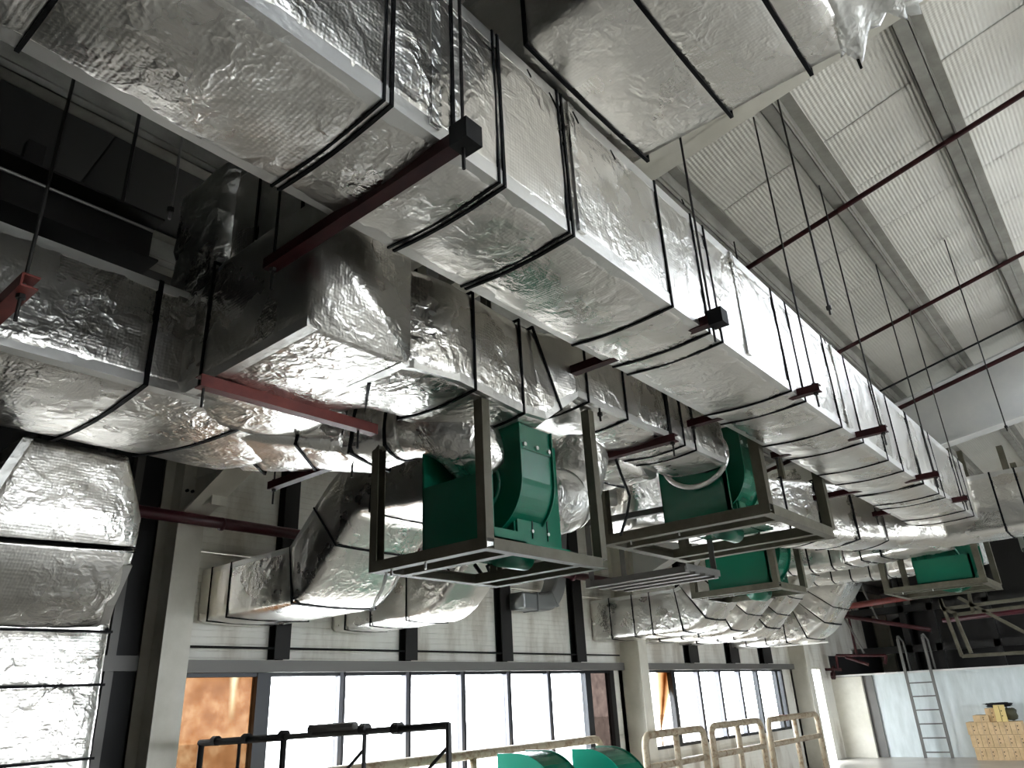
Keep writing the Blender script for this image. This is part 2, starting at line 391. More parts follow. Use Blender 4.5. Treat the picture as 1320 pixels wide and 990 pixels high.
for k in range(47):
    a = y0s+k*P_; b = a+P_-.012
    if a > 29.5: break
    if 7.4 < a < 13.2:
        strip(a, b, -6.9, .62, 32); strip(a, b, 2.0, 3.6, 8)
        MB().hexa([(.62, a, roofz(.62)), (2.0, a, roofz(2.0)), (2.0, b, roofz(2.0)), (.62, b, roofz(.62)), (.62, a, roofz(.62)+.02), (2.0, a, roofz(2.0)+.02), (2.0, b, roofz(2.0)+.02), (.62, b, roofz(.62)+.02)]).build('skylight_panel', SKYL, ceil)
    else:
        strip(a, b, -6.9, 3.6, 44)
    strip(a, b, 5.5, 14.9, 20)
    if -1.5 < a < 17:
        MB().box((3.6, a, 6.54), (5.5, b, 6.56)).build('skylight_panel', SKYL, ceil)
    else: MB().box((3.6, a, 6.54), (5.5, b, 6.56)).build('roof_panel', SHEET, ceil)
# dark weather deck over the lining so that no sky leaks through the seams
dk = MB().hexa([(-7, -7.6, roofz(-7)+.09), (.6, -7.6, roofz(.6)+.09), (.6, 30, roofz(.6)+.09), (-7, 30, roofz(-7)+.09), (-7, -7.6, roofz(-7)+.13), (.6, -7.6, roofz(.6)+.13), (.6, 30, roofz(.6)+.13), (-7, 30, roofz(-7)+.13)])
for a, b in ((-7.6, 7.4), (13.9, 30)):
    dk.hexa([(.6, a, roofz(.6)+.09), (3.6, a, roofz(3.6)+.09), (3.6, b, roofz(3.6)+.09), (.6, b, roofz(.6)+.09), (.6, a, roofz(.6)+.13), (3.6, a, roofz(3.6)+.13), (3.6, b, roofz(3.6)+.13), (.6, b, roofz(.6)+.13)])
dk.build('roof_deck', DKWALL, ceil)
# purlins (C sections along Y), bottom flange about 0.2 under the lining
PX = [-.11+.88*i for i in range(-7, 16)]
def purlin(x):
    z1 = roofz(x)-.012; z0 = z1-.20; m = MB()
    m.box((x-.115, -7, z0), (x-.02, 29.5, z0+.006)); m.box((x-.026, -7, z0), (x-.02, 29.5, z1)); m.box((x-.026, -7, z1-.006), (x+.06, 29.5, z1))
    m.box((x-.115, -7, z0), (x-.108, 29.5, z0+.035))
    # stiffening fold seen as the lighter half
    m.box((x-.02, -7, z0+.05), (x-.008, 29.5, z0+.09))
    o = m.build('purlin', PURLIN, ceil)
for x in PX:
    if x < 5.6: purlin(x)
# portal frames: columns and rafters
FY = [-4.25, 3.2, 10.7, 17.85, 25.2]
def rbot(x): return 4.38+.145*(x+1.55) if x < 5 else 4.38+.145*6.55-.145*(x-5)
def portal_frame(yc, i):
    root = empty('portal_frame', (-6.5, yc, 0)); struct(root)
    y0, y1 = yc-.12, yc+.12; m = MB()
    m.box((-6.31, y0, 0), (-6.29, y1, 4.25)); m.box((-6.72, y0, 0), (-6.70, y1, 4.1)); m.box((-6.71, yc-.008, 0), (-6.3, yc+.008, 4.2))
    m.build('column', CREAM, root)
    # rafter: bottom flange, web, top flange
    m = MB(); xs = [-6.3, -4.5, 0, 5]
    for a, b in zip(xs[:-1], xs[1:]):
        def quad(zf, t, ya, yb): m.hexa([(a, ya, zf(a)), (b, ya, zf(b)), (b, yb, zf(b)), (a, yb, zf(a)), (a, ya, zf(a)+t), (b, ya, zf(b)+t), (b, yb, zf(b)+t), (a, yb, zf(a)+t)])
        bot = lambda x: max(rbot(x)-(.45 if x < -6 else 0), 0); top = lambda x: roofz(x)-.225
        quad(bot, .02, y0, y1); quad(top, .02, y0, y1)
        m.hexa([(a, yc-.006, bot(a)), (b, yc-.006, bot(b)), (b, yc+.006, bot(b)), (a, yc+.006, bot(a)), (a, yc-.006, top(a)), (b, yc-.006, top(b)), (b, yc+.006, top(b)), (a, yc+.006, top(a))])
    m.build('rafter', CREAM if i == 1 else WHITEP, root)
    # stiffener plates and cleats
    m = MB()
    for x in (-5.2, -3.2, 2.1):
        m.box((x, y0+.01, rbot(x)+.02), (x+.012, yc, roofz(x)-.23))
    m.build('stiffener', WHITEP, root)
    if i == 1:
        br = MB()   # small cantilever bracket near the column head
        br.box((-6.29, yc-.02, 3.32), (-5.95, yc+.12, 3.34)); br.box((-6.29, yc-.02, 3.60), (-5.95, yc+.12, 3.62)); br.box((-6.29, yc+.045, 3.34), (-5.95, yc+.055, 3.6)); br.box((-5.96, yc-.02, 3.30), (-5.94, yc+.12, 3.64))
        br.build('bracket', CREAM, root)
        bl = MB()
        for dy in (-.08, -.03): bl.tube([(-6.29, yc+dy, 3.48), (-6.27, yc+dy, 3.48)], .014, 8)
        bl.build('bolt', DARKS, root)
    return root
for i, yy in enumerate(FY): portal_frame(yy, i)
# window wall
XW = -6.7
wl = empty('wall_left', (XW-.05, 0, 0)); struct(wl)
def panel(y0, y1, z0, z1, m=WALLM, name='cladding_panel', th=.05): return MB().box((XW-th, y0, z0), (XW, y1, z1)).build(name, m, wl)
W1 = (3.42, 9.98+.4); W2 = (11.1, 17.2)
for a, b in ((3.33, 4.42), (4.42, 6.1), (6.1, 7.8), (7.8, 9.45), (9.45, 10.6), (10.8, 12.98), (12.98, 14.7), (14.7, 16.4), (16.4, 17.75), (17.95, 20.5)):
    panel(a+.004, b-.004, 2.09, 3.05); panel(a+.004, b-.004, 3.056, 4.3)
panel(17.95, 18.6, 0, 2.09); panel(19.65, 20.5, 0, 2.09)
panel(18.6, 19.65, 2.03, 2.09)
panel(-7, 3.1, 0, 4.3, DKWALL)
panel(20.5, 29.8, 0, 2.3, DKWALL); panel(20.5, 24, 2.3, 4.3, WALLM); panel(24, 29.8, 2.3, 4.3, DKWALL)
panel(10.38, 11.1, 0, 2.09); panel(W2[1], 17.95, 0, 2.09)
panel(W1[0]-.1, W1[1], -.2, .12); panel(W2[0], W2[1], 0, .8)
# studs
for y0, y1 in ((4.33, 4.5), (6.02, 6.2), (7.69, 7.9), (9.35, 9.58), (12.8, 13.15), (14.5, 14.9), (16.1, 16.55)):
    MB().beam((XW+.06, (y0+y1)/2, 2.1), (XW+.06, (y0+y1)/2, 4.15), Hprof(y1-y0, .12, .012), up=(1, 0, 0)).build('wall_stud', STUD, wl)
# dark left bay: girts and studs
m = MB(); m.box((XW, -2, 2.0), (XW+.1, 3.05, 2.12)); m.build('girt', GREYS, wl)
for yy in (.5, 1.3, 2.0, 2.45, 2.8):
    MB().box((XW, yy, 0), (XW+.08, yy+.07, 4.2)).build('wall_stud', STUD if yy < 2.4 else GREYS, wl)
for yy in (2.15, 2.62):
    MB().box((XW-.01, yy, 0), (XW+.02, yy+.1, 4.2)).build('trim_panel', DKWALL, wl)
# headers
h = MB().box((XW-.02, 3.33, 1.985), (XW+.12, 10.58, 2.09)); struct(h.build('trim_1', GREYS))
h = MB().box((XW-.02, 10.83, 1.985), (XW+.12, 17.72, 2.09)); struct(h.build('trim_2', GREYS))
m = MB().tube([(XW+.1, 3.35, 2.2), (XW+.1, 10.5, 2.2)], .012, 6); tag(m.build('conduit', BLACK), 'thin black conduit running along above the long window header', 'conduit')
# windows
def window(n, ys, z0, z1, mats, widths):
    root = empty('window_%d' % n, (XW, ys[0], z0)); struct(root)
    fr = MB(); fr.box((XW-.06, ys[0], z1-.035), (XW+.02, ys[-1], z1)); fr.box((XW-.06, ys[0], z0), (XW+.02, ys[-1], z0+.05))
    fr.build('window_frame', FRAME, root)
    for i, yy in enumerate(ys):
        wd = widths[i]; MB().box((XW-.06, yy-wd/2, z0), (XW+.03, yy+wd/2, z1)).build('mullion', FRAME if wd > .07 else ALU, root)
        if wd <= .07: MB().box((XW-.02, yy+wd/2+.018, z0), (XW+.035, yy+wd/2+.03, z1)).build('mullion_cover', FRAME, root)
    for i in range(len(ys)-1):
        MB().box((XW-.03, ys[i]+widths[i]/2, z0+.05), (XW-.022, ys[i+1]-widths[i+1]/2, z1-.035)).build('pane', mats[i], root)
    return root
window(1, [3.46, 4.3, 5.21, 6.13, 7.02, 7.88, 8.74, 9.70, 10.34], .12, 1.985, [STAIN, GLASS, GLASS, GLASS, GLASS, GLASS, GLASS, PINKG], [.12, .15, .045, .045, .045, .045, .045, .14, .12])
window(2, [11.12, 12.27, 13.2, 14.05, 14.95, 15.82, 16.85, 17.15], .8, 1.985, [WEDGE, WEDGE, GLASS, GLASS, GLASS, GLASS, GLASS], [.06, .12, .05, .05, .05, .09, .12, .09])
# tall door opening with bright gap
d = empty('door_1', (XW, 18.6, 0)); struct(d)
m = MB(); m.box((XW-.06, 18.6, 0), (XW+.03, 18.66, 2.03)); m.box((XW-.06, 19.59, 0), (XW+.03, 19.65, 2.03)); m.box((XW-.06, 18.6, 1.98), (XW+.03, 19.65, 2.03)); m.build('door_frame', CREAM, d)
MB().box((XW-.03, 18.66, .02), (XW-.022, 19.59, 1.98)).build('pane', GLASS, d)
for k_ in range(3): MB().box((XW-.02, 18.9+.22*k_, .6), (XW-.01, 18.905+.22*k_, 1.6)).build('door_bar', GREYS, d)
# other walls
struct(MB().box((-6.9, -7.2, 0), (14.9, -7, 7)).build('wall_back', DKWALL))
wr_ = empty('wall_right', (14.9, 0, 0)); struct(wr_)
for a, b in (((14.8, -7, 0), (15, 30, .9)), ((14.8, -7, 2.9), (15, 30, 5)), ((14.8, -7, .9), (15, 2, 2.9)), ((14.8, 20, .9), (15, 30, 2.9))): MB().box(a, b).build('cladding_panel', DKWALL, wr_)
window_r = empty('window_3', (14.9, 2, .9)); struct(window_r)  # unseen ribbon window, added to throw side light from the right
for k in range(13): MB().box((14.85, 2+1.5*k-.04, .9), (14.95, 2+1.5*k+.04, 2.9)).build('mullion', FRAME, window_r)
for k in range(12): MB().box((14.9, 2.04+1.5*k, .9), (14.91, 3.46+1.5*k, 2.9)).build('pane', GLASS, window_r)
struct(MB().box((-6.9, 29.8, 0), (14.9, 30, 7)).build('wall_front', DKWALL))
# half-height partition at the far end
hw = MB().box((-5.75, 20.5, 0), (14.8, 20.62, 1.80)).build('wall_partition', HALF); struct(hw)
struct(MB().box((XW, 20.36, 0), (-5.98, 20.5, 1.78)).build('trim_3', CREAM))
struct(MB().box((-5.98, 20.46, 0), (-5.75, 20.62, 1.79)).build('recess_shade_strip', GREYS))  # recess strip whose shadow is put into the grey colour
struct(MB().box((-6.7, 20.34, 1.79), (14.8, 20.64, 1.83)).build('trim_5', WHITEP))
#OBJECTS#
# ------------------------------------------------------------------ ducts
def ysat(pts, X=-1.25): return [at(x, y, 'X', X).y for x, y in pts]
D1 = Duct('main_duct', [(-1.525, -.75, 3.535), (-1.525, 6.5, 3.535), (-1.475, 9.28, 3.48)], (1, 0, 0), .535, .67, rad=.3, sizes=[(.535, .67), (.535, .67), (.60, .61)], sag=.016, bulge=.012, step=.035, nside=16, wr=.004,
          label='largest silver foil-wrapped rectangular duct running diagonally across the whole picture', cat='duct')
y0_ = -.75
D1.bands = sorted([y+.75 for y in ysat([(505, 137), (651, 236), (740, 304), (868, 397), (933, 446), (1018, 493), (1085, 548), (1145, 592), (1165, 607), (1187, 620), (1205, 635), (1214, 647), (1234, 654), (1245, 665)])]+[.75+at(35, 45, 'Z', 3.2).y])
D1.bands = sorted(D1.bands+[.75+at(x, y, 'Z', 3.2).y for x, y in ((597, 183), (916, 427), (1053, 512), (1140, 563), (1207, 618))])
D1.finish((0, 1, 2), .012, .055)
# second band of each doubled pair, butt-joint tape and small tears in the side
for d in (.75+at(505, 137, 'X', -1.25).y, .75+at(651, 236, 'X', -1.25).y, .75+at(740, 304, 'X', -1.25).y): D1.band(d-.028, .008)
for (px, py) in ((560, 120), (745, 260), (935, 300), (1070, 450)):
    y = at(px, py, 'X', -1.25).y; MB().box((-1.262, y-.02, 3.23), (-1.240, y+.02, 3.86)).build('joint_tape', FOILW, D1.root)
for px, py, s_ in ((713, 130, .05), (742, 152, .04), (790, 200, .035), (682, 95, .025), (1063, 440, .03), (880, 260, .02)):
    p = at(px, py, 'X', -1.235); a = (p.x-.002, p.y-s_*.5, p.z+s_*.5); b = (p.x-.002, p.y+s_*.4, p.z-s_*.5); c = (p.x-.002, p.y+s_*.2, p.z-s_*.1)
    link('tear', [a, b, c]+[(q[0]+.006, q[1], q[2]) for q in (a, b, c)], [(0, 1, 2), (3, 5, 4), (0, 3, 4, 1), (1, 4, 5, 2), (2, 5, 3, 0)], BLACK, D1.root)

D6 = Duct('cross_duct', [(-1.82, 2.16, 4.16), (-.28, 2.16, 4.16)], (0, 1, 0), .90, .47, sag=.012, bulge=.01, label='foil-wrapped duct crossing over the main duct at the top of the picture', cat='duct', closed=(True, True))
D6.bands = [.6, 1.02, 1.37]; D6.finish((2, 3), .016, .05)
# loose crumpled end of the wrapping
def crumple(name, c, sx, sy, sz, m, parent, seed, amp=.25, n=28):
    V = []; F = []; k = n
    for i in range(n+1):
        th = PI*i/n
        for j in range(k):
            ph = 2*PI*j/k; d = Vector((math.sin(th)*math.cos(ph), math.sin(th)*math.sin(ph), math.cos(th)))
            e = Vector([math.copysign(abs(q)**.6, q) for q in d])
            q = d*2.2+Vector((seed, seed, 0)); r = 1+amp*(abs(noise.noise(q*1.3))*1.2+noise.noise(q*3.1)*.5+abs(noise.noise(q*6))*.35-.5)
            V.append((c[0]+e.x*sx*r, c[1]+e.y*sy*r, c[2]+e.z*sz*r))
    for i in range(n):
        for j in range(k): a = i*k+j; b = i*k+(j+1) % k; F.append((a, a+k, b+k, b))
    return link(name, V, F, m, parent, True)
FILM = foil('whitish_foil_film', (.82, .81, .77), .34, 2.6, False); bsdf(FILM).inputs['Metallic'].default_value = .45
crumple('loose_foil_end', (-.17, 2.2, 4.12), .2, .44, .2, FILM, D6.root, 3, .5, 44)
MB().tube([(-.28, 2.6, 3.98), (-.275, 2.63, 3.84)], .006, 6).build('tie_wire', BLACK, D6.root)

D3 = Duct('side_duct', [(-3.395, -.9, 3.14), (-3.395, 1.5, 3.14), (-3.52, 2.1, 3.14)], (1, 0, 0), .93, .48, rad=.2, sizes=[(.93, .48), (.93, .48), (.66, .48)], sag=.03, bulge=.014, wr=.006,
          label='wide foil-wrapped duct at the left edge below the main duct, black band beside its end', cat='duct')
D3.bands = [1.42, 2.12, 2.6]; D3.finish((1, 2), .02, .04)
D2 = Duct('elbow_duct', [(-3.15, 1.77, 3.14), (-2.27, 1.77, 3.14), (-2.27, 2.74, 3.14), (-2.23, 3.02, 3.255), (-2.23, 4.85, 3.255)], (0, 0, 1), .48, .42, rad=[.34, .05, .05], sizes=[(.48, .72), (.48, .52), (.50, .42), (.35, .44), (.35, .44)], sag=.018, bulge=.012,
          label='foil-wrapped duct with a curved elbow passing under the left side of the main duct', cat='duct')
def sat(D, P):                                            # arc length nearest to a point
    P = Vector(P); return min((k*D.len/400 for k in range(401)), key=lambda d: (D.sec(d)[0]-P).length)
D2.bands = sorted([sat(D2, (-2.4, 1.95, 3.14))]+[sat(D2, (-2.27, at(x, y, 'X', -2.05).y, 3.2)) for x, y in ((607, 502), (675, 528), (708, 490), (749, 516), (800, 538), (855, 560), (873, 566), (888, 572))])
D2.body(); [D2.band(b, .012) for b in D2.bands]
D2.tape(D2.bands[1], D2.len-.01, 0, .04); D2.tape(.5, D2.len-.01, 3, .04)
# box section facing the camera, and the taller dark one above it
bx = Duct('box_duct', [(-2.86, 1.60, 3.17), (-2.0, 1.60, 3.17)], (0, 1, 0), .48, .58, sag=.004, bulge=.006, wr=.003, nside=14, label='square-ended foil box left of centre with a pale end face', cat='duct')
bx.bands = [.12]; bx.finish((0, 1, 2), .01, .04)
up = Duct('upper_duct', [(-3.05, 1.74, 3.74), (-1.9, 1.74, 3.74)], (0, 1, 0), .62, .52, label='dark foil-wrapped duct directly above the square-ended box', cat='duct'); up.bands = [.2, .5, .85]; up.finish((3,), .012, .03)
col = Duct('riser_collar', [(-2.98, 1.62, 2.9), (-2.98, 1.62, 4.05)], (0, 1, 0), .50, .46, m=FOILW, wr=.022, bulge=.02, label='badly crumpled foil collar between the left duct and the square-ended box', cat='duct'); col.bands = [.3, .62]
col.body(); col.band(.46, .02, .012, 'collar_ring', TAPE)
D9 = Duct('transition_duct', [(-3.5, 1.95, 3.13), (-2.98, 2.40, 3.01), (-2.66, 2.50, 2.96), (-2.42, 2.50, 2.90), (-2.37, 2.72, 2.72)], (0, 0, 1), .4, .4, rad=[.2, .1, .2], sizes=[(.47, .75), (.40, .40), (.33, .33), (.33, .33), (.33, .33)], k=[0, 0, .9, 1, 1], wr=.007, sag=.0, step=.03,
          label='crumpled foil transition narrowing to a round elbow into the nearest green fan', cat='duct'); D9.bands = [.12, .45, .78, .95]
D9.body(); [D9.band(b, .014) for b in D9.bands]
D5 = Duct('drop_duct', [(-4.10, 1.36, 2.9), (-4.10, 1.36, 2.42), (-4.47, 1.40, 2.2), (-4.47, 1.42, .0)], (0, 1, 0), .70, .40, rad=[.3, .04], sizes=[(.5, .4), (.72, .4), (.8, .4), (.8, .42)], wr=.006, bulge=.01,
          label='foil-wrapped drop duct with bulging elbow at the lower left edge', cat='duct'); D5.bands = [.42, .82, 1.02, 1.28, 1.62, 1.95, 2.3]
D5.finish((0, 1, 3), .012, .04)
G1 = Duct('offset_duct', [(-6.69, 3.99, 2.645), (-5.22, 3.99, 2.645), (-4.55, 3.99, 3.24), (-3.45, 3.99, 3.14)], (0, 1, 0), .84, .46, rad=[.25, .35], wr=.005, label='foil duct from the window wall by the nearest column, rising diagonally', cat='duct', group=None)
G1.bands = [.18, .5, 1.42, 1.95, 2.6]; G1.finish((2, 3), .014, .045)
G2 = Duct('offset_duct', [(-6.69, 5.35, 2.67), (-5.32, 5.35, 2.67), (-4.45, 5.35, 3.45), (-3.4, 5.35, 3.45)], (0, 1, 0), .56, .56, rad=[.3, .3], wr=.008, label='second foil duct from the window wall, rising below the nearest green fan', cat='duct')
G2.bands = [.22, .62, 1.15, 1.7, 2.3]; G2.finish((2, 3), .012, .035)
specs = [(10.25, .62, 'third foil duct from the wall, long and level in front of the middle column', -5.05, -3.6), (11.65, .6, 'foil duct whose pale diagonal underside rises just behind the third frame', -5.2, -3.9),
         (12.95, .6, 'narrow foil duct between two diagonal neighbours above the stained window', -5.3, -4.1)]
for i, (yc, wd, lab, xb, xt) in enumerate(specs):
    G = Duct('offset_duct', [(-6.69, yc, 2.70), (xb, yc, 2.70), (xt, yc, 2.70+(xt-xb)*.95), (xt+.9, yc, 2.72+(xt-xb)*.95)], (0, 1, 0), wd, .58, rad=[.5, .3], wr=.007, label=lab, cat='duct', step=.05)
    G.bands = [.35, .75, 1.05, 1.5, 1.75, 2.1, 2.6]; G.finish((2, 3), .014, .045)
G6 = Duct('offset_duct', [(-6.69, 15.1, 2.70), (-5.1, 15.1, 2.70), (-4.45, 15.1, 3.5), (-4.2, 15.1, 4.05)], (0, 1, 0), .95, .62, rad=[.65, .4], wr=.006, label='farthest wall duct, bent upwards with a shiny fluted outer side', cat='duct', step=.05)
G6.bands = [.4, .8, 1.2, 1.5, 1.8, 2.1]; G6.finish((2, 3), .016, .06)
MB().box((-6.0, 15.3, 2.36), (-4.95, 15.4, 2.385)).build('seam_strip', TAPE, G6.root)
D4 = Duct('far_cross_duct', [(-1.75, 9.62, 3.33), (3.2, 9.62, 3.33)], (0, 1, 0), .62, .62, wr=.008, bulge=.014, label='bluish foil duct crossing at the far end of the main duct, at the right edge', cat='duct')
D4.bands = [.79, 1.02, 1.4, 1.8]; D4.finish((2, 3), .018, .05)
D8 = Duct('branch_duct', [(-3.62, 5.9, 3.32), (-3.0, 7.4, 3.32), (-2.25, 9.0, 3.33), (-1.7, 9.5, 3.33)], (0, 0, 1), .6, .6, rad=.4, wr=.01, sag=.02, label='dark foil branch duct slanting beneath the far half of the main duct', cat='duct')
D8.bands = [.5, 1.0, 1.5, 1.95, 2.4, 2.9, 3.4]; D8.body(); [D8.band(b, .02) for b in D8.bands]
for i, (pts, lab) in enumerate([([(-5.2, 11.2, 3.42), (-3.2, 11.6, 3.45), (-1.9, 11.2, 3.45)], 'crumpled foil duct far behind, nearest of those beyond the third frame'), ([(-5.3, 13.5, 3.52), (-3.2, 13.9, 3.5), (-1.8, 13.6, 3.5)], 'farther crumpled foil duct seen through the fourth frame'), ([(-.9, 11.3, 3.3), (-.2, 11.9, 3.3), (1.6, 12.1, 3.3)], 'foil duct behind the fourth frame at the right edge')]):
    G = Duct('distant_duct', pts, (0, 0, 1), .5, .6, rad=.5, wr=.02, sag=.02, label=lab, cat='duct', step=.06); G.bands = [.3+.3*q for q in range(int((G.len-.4)/.3))]; G.body(); [G.band(b, .022) for b in G.bands]
H1 = Duct('stub_duct', [(-3.35, 4.42, 3.18), (-2.47, 4.42, 3.18)], (0, 1, 0), .5, .28, wr=.01, label='short foil branch sticking out left behind the nearest green fan', cat='duct'); H1.bands = [.3, .6]; H1.finish((2, 3), .014, .035)
# inlet collars of the second fan, rear elbow of the first
cl = Duct('inlet_collar', [(-2.23, 4.86, 3.27), (-2.3, 5.02, 3.31), (-2.33, 5.22, 3.34)], (1, 0, 0), .44, .35, sizes=[(.40, .3), (.36, .3), (.36, .36)], k=[0, .8, 1], rad=.1, m=FOILW, wr=.014, step=.02, label='crumpled foil collar joining the elbow duct to the second green fan', cat='collar'); cl.bands = [.12, .34]
cl.body(); cl.band(.33, .02, .012)
rr = MB()
cen = at(896, 592, 'Y', 5.19); rr.tube([cen+Vector((math.cos(a)*.27, -.02, math.sin(a)*.22)) for a in [2*PI*i/40 for i in range(41)]], .02, 8); tag(rr.build('inlet_ring', FOILW, None, True), 'loose ring of foil around the inlet of the second green fan', 'ring')
re_ = Duct('rear_elbow', [(-2.36, 3.07, 2.62), (-2.36, 3.36, 2.62), (-2.36, 3.52, 2.95)], (1, 0, 0), .36, .36, k=[1, 1, 1], rad=.2, m=FOILW, wr=.006, step=.025, label='round foil elbow behind the nearest green fan', cat='duct'); re_.bands = [.25]; re_.body(); re_.band(.25, .02, .006, 'clamp', TAPE)
ge = Duct('bare_elbow', [(-6.4, 7.8, 2.83), (-6.4, 8.62, 2.83), (-6.4, 8.80, 3.9)], (1, .0, 0), .24, .22, k=[0, 0, 0], rad=[.42], m=GALV, wr=0, bulge=0, sag=0, label='bare dark grey metal duct bend beside the studs above the windows', cat='duct')
ge.body('sheet_metal'); [ge.band(b, .02, .012, 'flange', GALV) for b in (.3, .7, 1.1)]

# ------------------------------------------------------------------ trapeze hangers
def hanger(y, xl, xr, zt, label, rods=None, m=RED, hh=.045, ztop=None, tail=.09, group=None):
    root = empty('trapeze_hanger', (xr, y, zt)); tag(root, label, 'hanger', group)
    MB().beam((xl, y, zt-hh/2), (xr, y, zt-hh/2), Cprof(.05, hh, .006)).build('channel', m, root)
    for x in rods or (xl+.03, xr-.03):   # one rod near each end
        top = ztop or roofz(x)-.2
        MB().tube([(x, y, zt-hh-tail), (x, y, top)], .006, 6).build('rod', ROD, root)
        MB().tube([(x, y, zt), (x, y, zt+.012)], .014, 6).build('nut', ROD, root); MB().tube([(x, y, zt-hh-.014), (x, y, zt-hh)], .014, 6).build('nut', ROD, root)
    return root
XR, XL = -1.19, -2.2
hl = ['nearest to the top of the picture', 'second, with a taped round end', 'third from the near end', 'fourth from the near end', 'fifth from the near end', 'farthest, by the crossing duct']
for i, ((px, py), (lx, ly)) in enumerate(zip(((597, 183), (916, 427), (1053, 512), (1140, 563), (1207, 618), (1245, 648)), ((330, 340), (710, 497), (895, 560), (990, 593), (1065, 655), (1125, 668)))):
    a = at(px, py, 'Z', 3.16); b = at(lx, ly, 'Z', 3.16); zt = (3.195 if i == 0 else 3.235) if i < 4 else 3.225
    h_ = hanger(a.y, b.x, max(a.x, -1.2)+.03, zt, 'red-black channel hanger under the main duct, '+hl[i], rods=(b.x+.03, max(a.x, -1.2)))
    if i in (0, 1):
        x = -1.17; MB().box((x-.035, a.y-.035, zt-.06), (x+.035, a.y+.035, zt+.015)).build('end_wrap', BLACK, h_)
hanger(3.96, -2.5, -1.93, 3.07, 'dark red channel hanger under the elbow duct, above the second frame')
hanger(2.38, -3.78, -3.0, 2.875, 'dark red channel under the crumpled transition left of the nearest fan', ztop=3.75)
hanger(.58, -4.05, -2.3, 2.87, 'brighter red channel hanger cut by the left edge of the picture', m=REDB, rods=(-3.95, -2.36))
root = empty('trapeze_hanger', (-2.62, 1.31, 2.84)); tag(root, 'long brick-red channel under the foil box, pointing away from the camera', 'hanger')
MB().beam((-2.64, 1.3, 2.845), (-2.64, 2.2, 2.855), Cprof(.05, .05, .006)).build('channel', REDB, root)
for y in (1.325, 2.1): MB().tube([(-2.64, y, 2.74), (-2.64, y, 2.87)], .006, 6).build('rod', ROD, root)
# free-hanging rods
for px, py, X, lab in ((708, 560, -2.0, None),):
    pass
for (x, y, z0, z1, lab, m_) in ((-2.02, at(776, 520, 'X', -2.0).y, 3.0, 5.0, 'thin rod with a nut hanging beside the elbow duct', ROD), (-2.42, 1.0, 3.35, 4.95, 'thin pale rod hanging left of the square-ended box', RODL),
                                (-.86, 3.75, 3.4, roofz(-.86)+.01, 'long bare rod hanging right of the main duct, nearest the cream rafter', ROD), (-.55, 7.6, 3.6, roofz(-.55)+.01, 'far thin rod hanging in front of the white rafter', ROD)):
    r_ = empty('hanging_rod', (x, y, z1)); tag(r_, lab, 'rod'); MB().tube([(x, y, z0), (x, y, z1)], .006, 6).build('rod', m_, r_); MB().tube([(x, y, z0+.03), (x, y, z0+.05)], .014, 6).build('nut', ROD, r_)

# ------------------------------------------------------------------ steel frames and fans
def frame(N_, wx, wy, top, label, m=CHAN, t=.05, cross=2, tops=None):
    x, y, z = N_; root = empty('support_frame', (x, y, z)); tag(root, label, 'frame'); c = t/2
    P = [(x-c, y+c), (x-wx+c, y+c), (x-c, y+wy-c), (x-wx+c, y+wy-c)]
    for i, (a, b) in enumerate(P):
        MB().beam((a, b, z+t), (a, b, tops[i] if tops else top), [(-q, k) for q, k in Cprof(t, t, .005)][::-1] if i in (0, 2) else Cprof(t, t, .005), up=(0, 1, 0)).build('post', m, root)
    def bm(n, a, b): MB().beam(a, b, Cprof(t, t, .005)).build(n, m, root)
    bm('base_beam', (x-wx, y+c, z+c), (x, y+c, z+c)); bm('base_beam', (x-wx, y+wy-c, z+c), (x, y+wy-c, z+c))
    bm('base_beam', (x-c, y+t, z+c), (x-c, y+wy-t, z+c)); bm('base_beam', (x-wx+c, y+wy-t, z+c), (x-wx+c, y+t, z+c))
    for k in range(cross):
        yy = y+(.22+.56*k/(max(cross-1, 1)))*wy; bm('cross_beam', (x-wx+t, yy, z+c), (x-t, yy, z+c))
    for k in range(2):
        xx = x-wx+.3*wx*(k+.6); MB().tube([(xx, y+c, z-.03), (xx, y+c, z+.01)], .006, 6).build('bolt', BOLT, root)
    return root
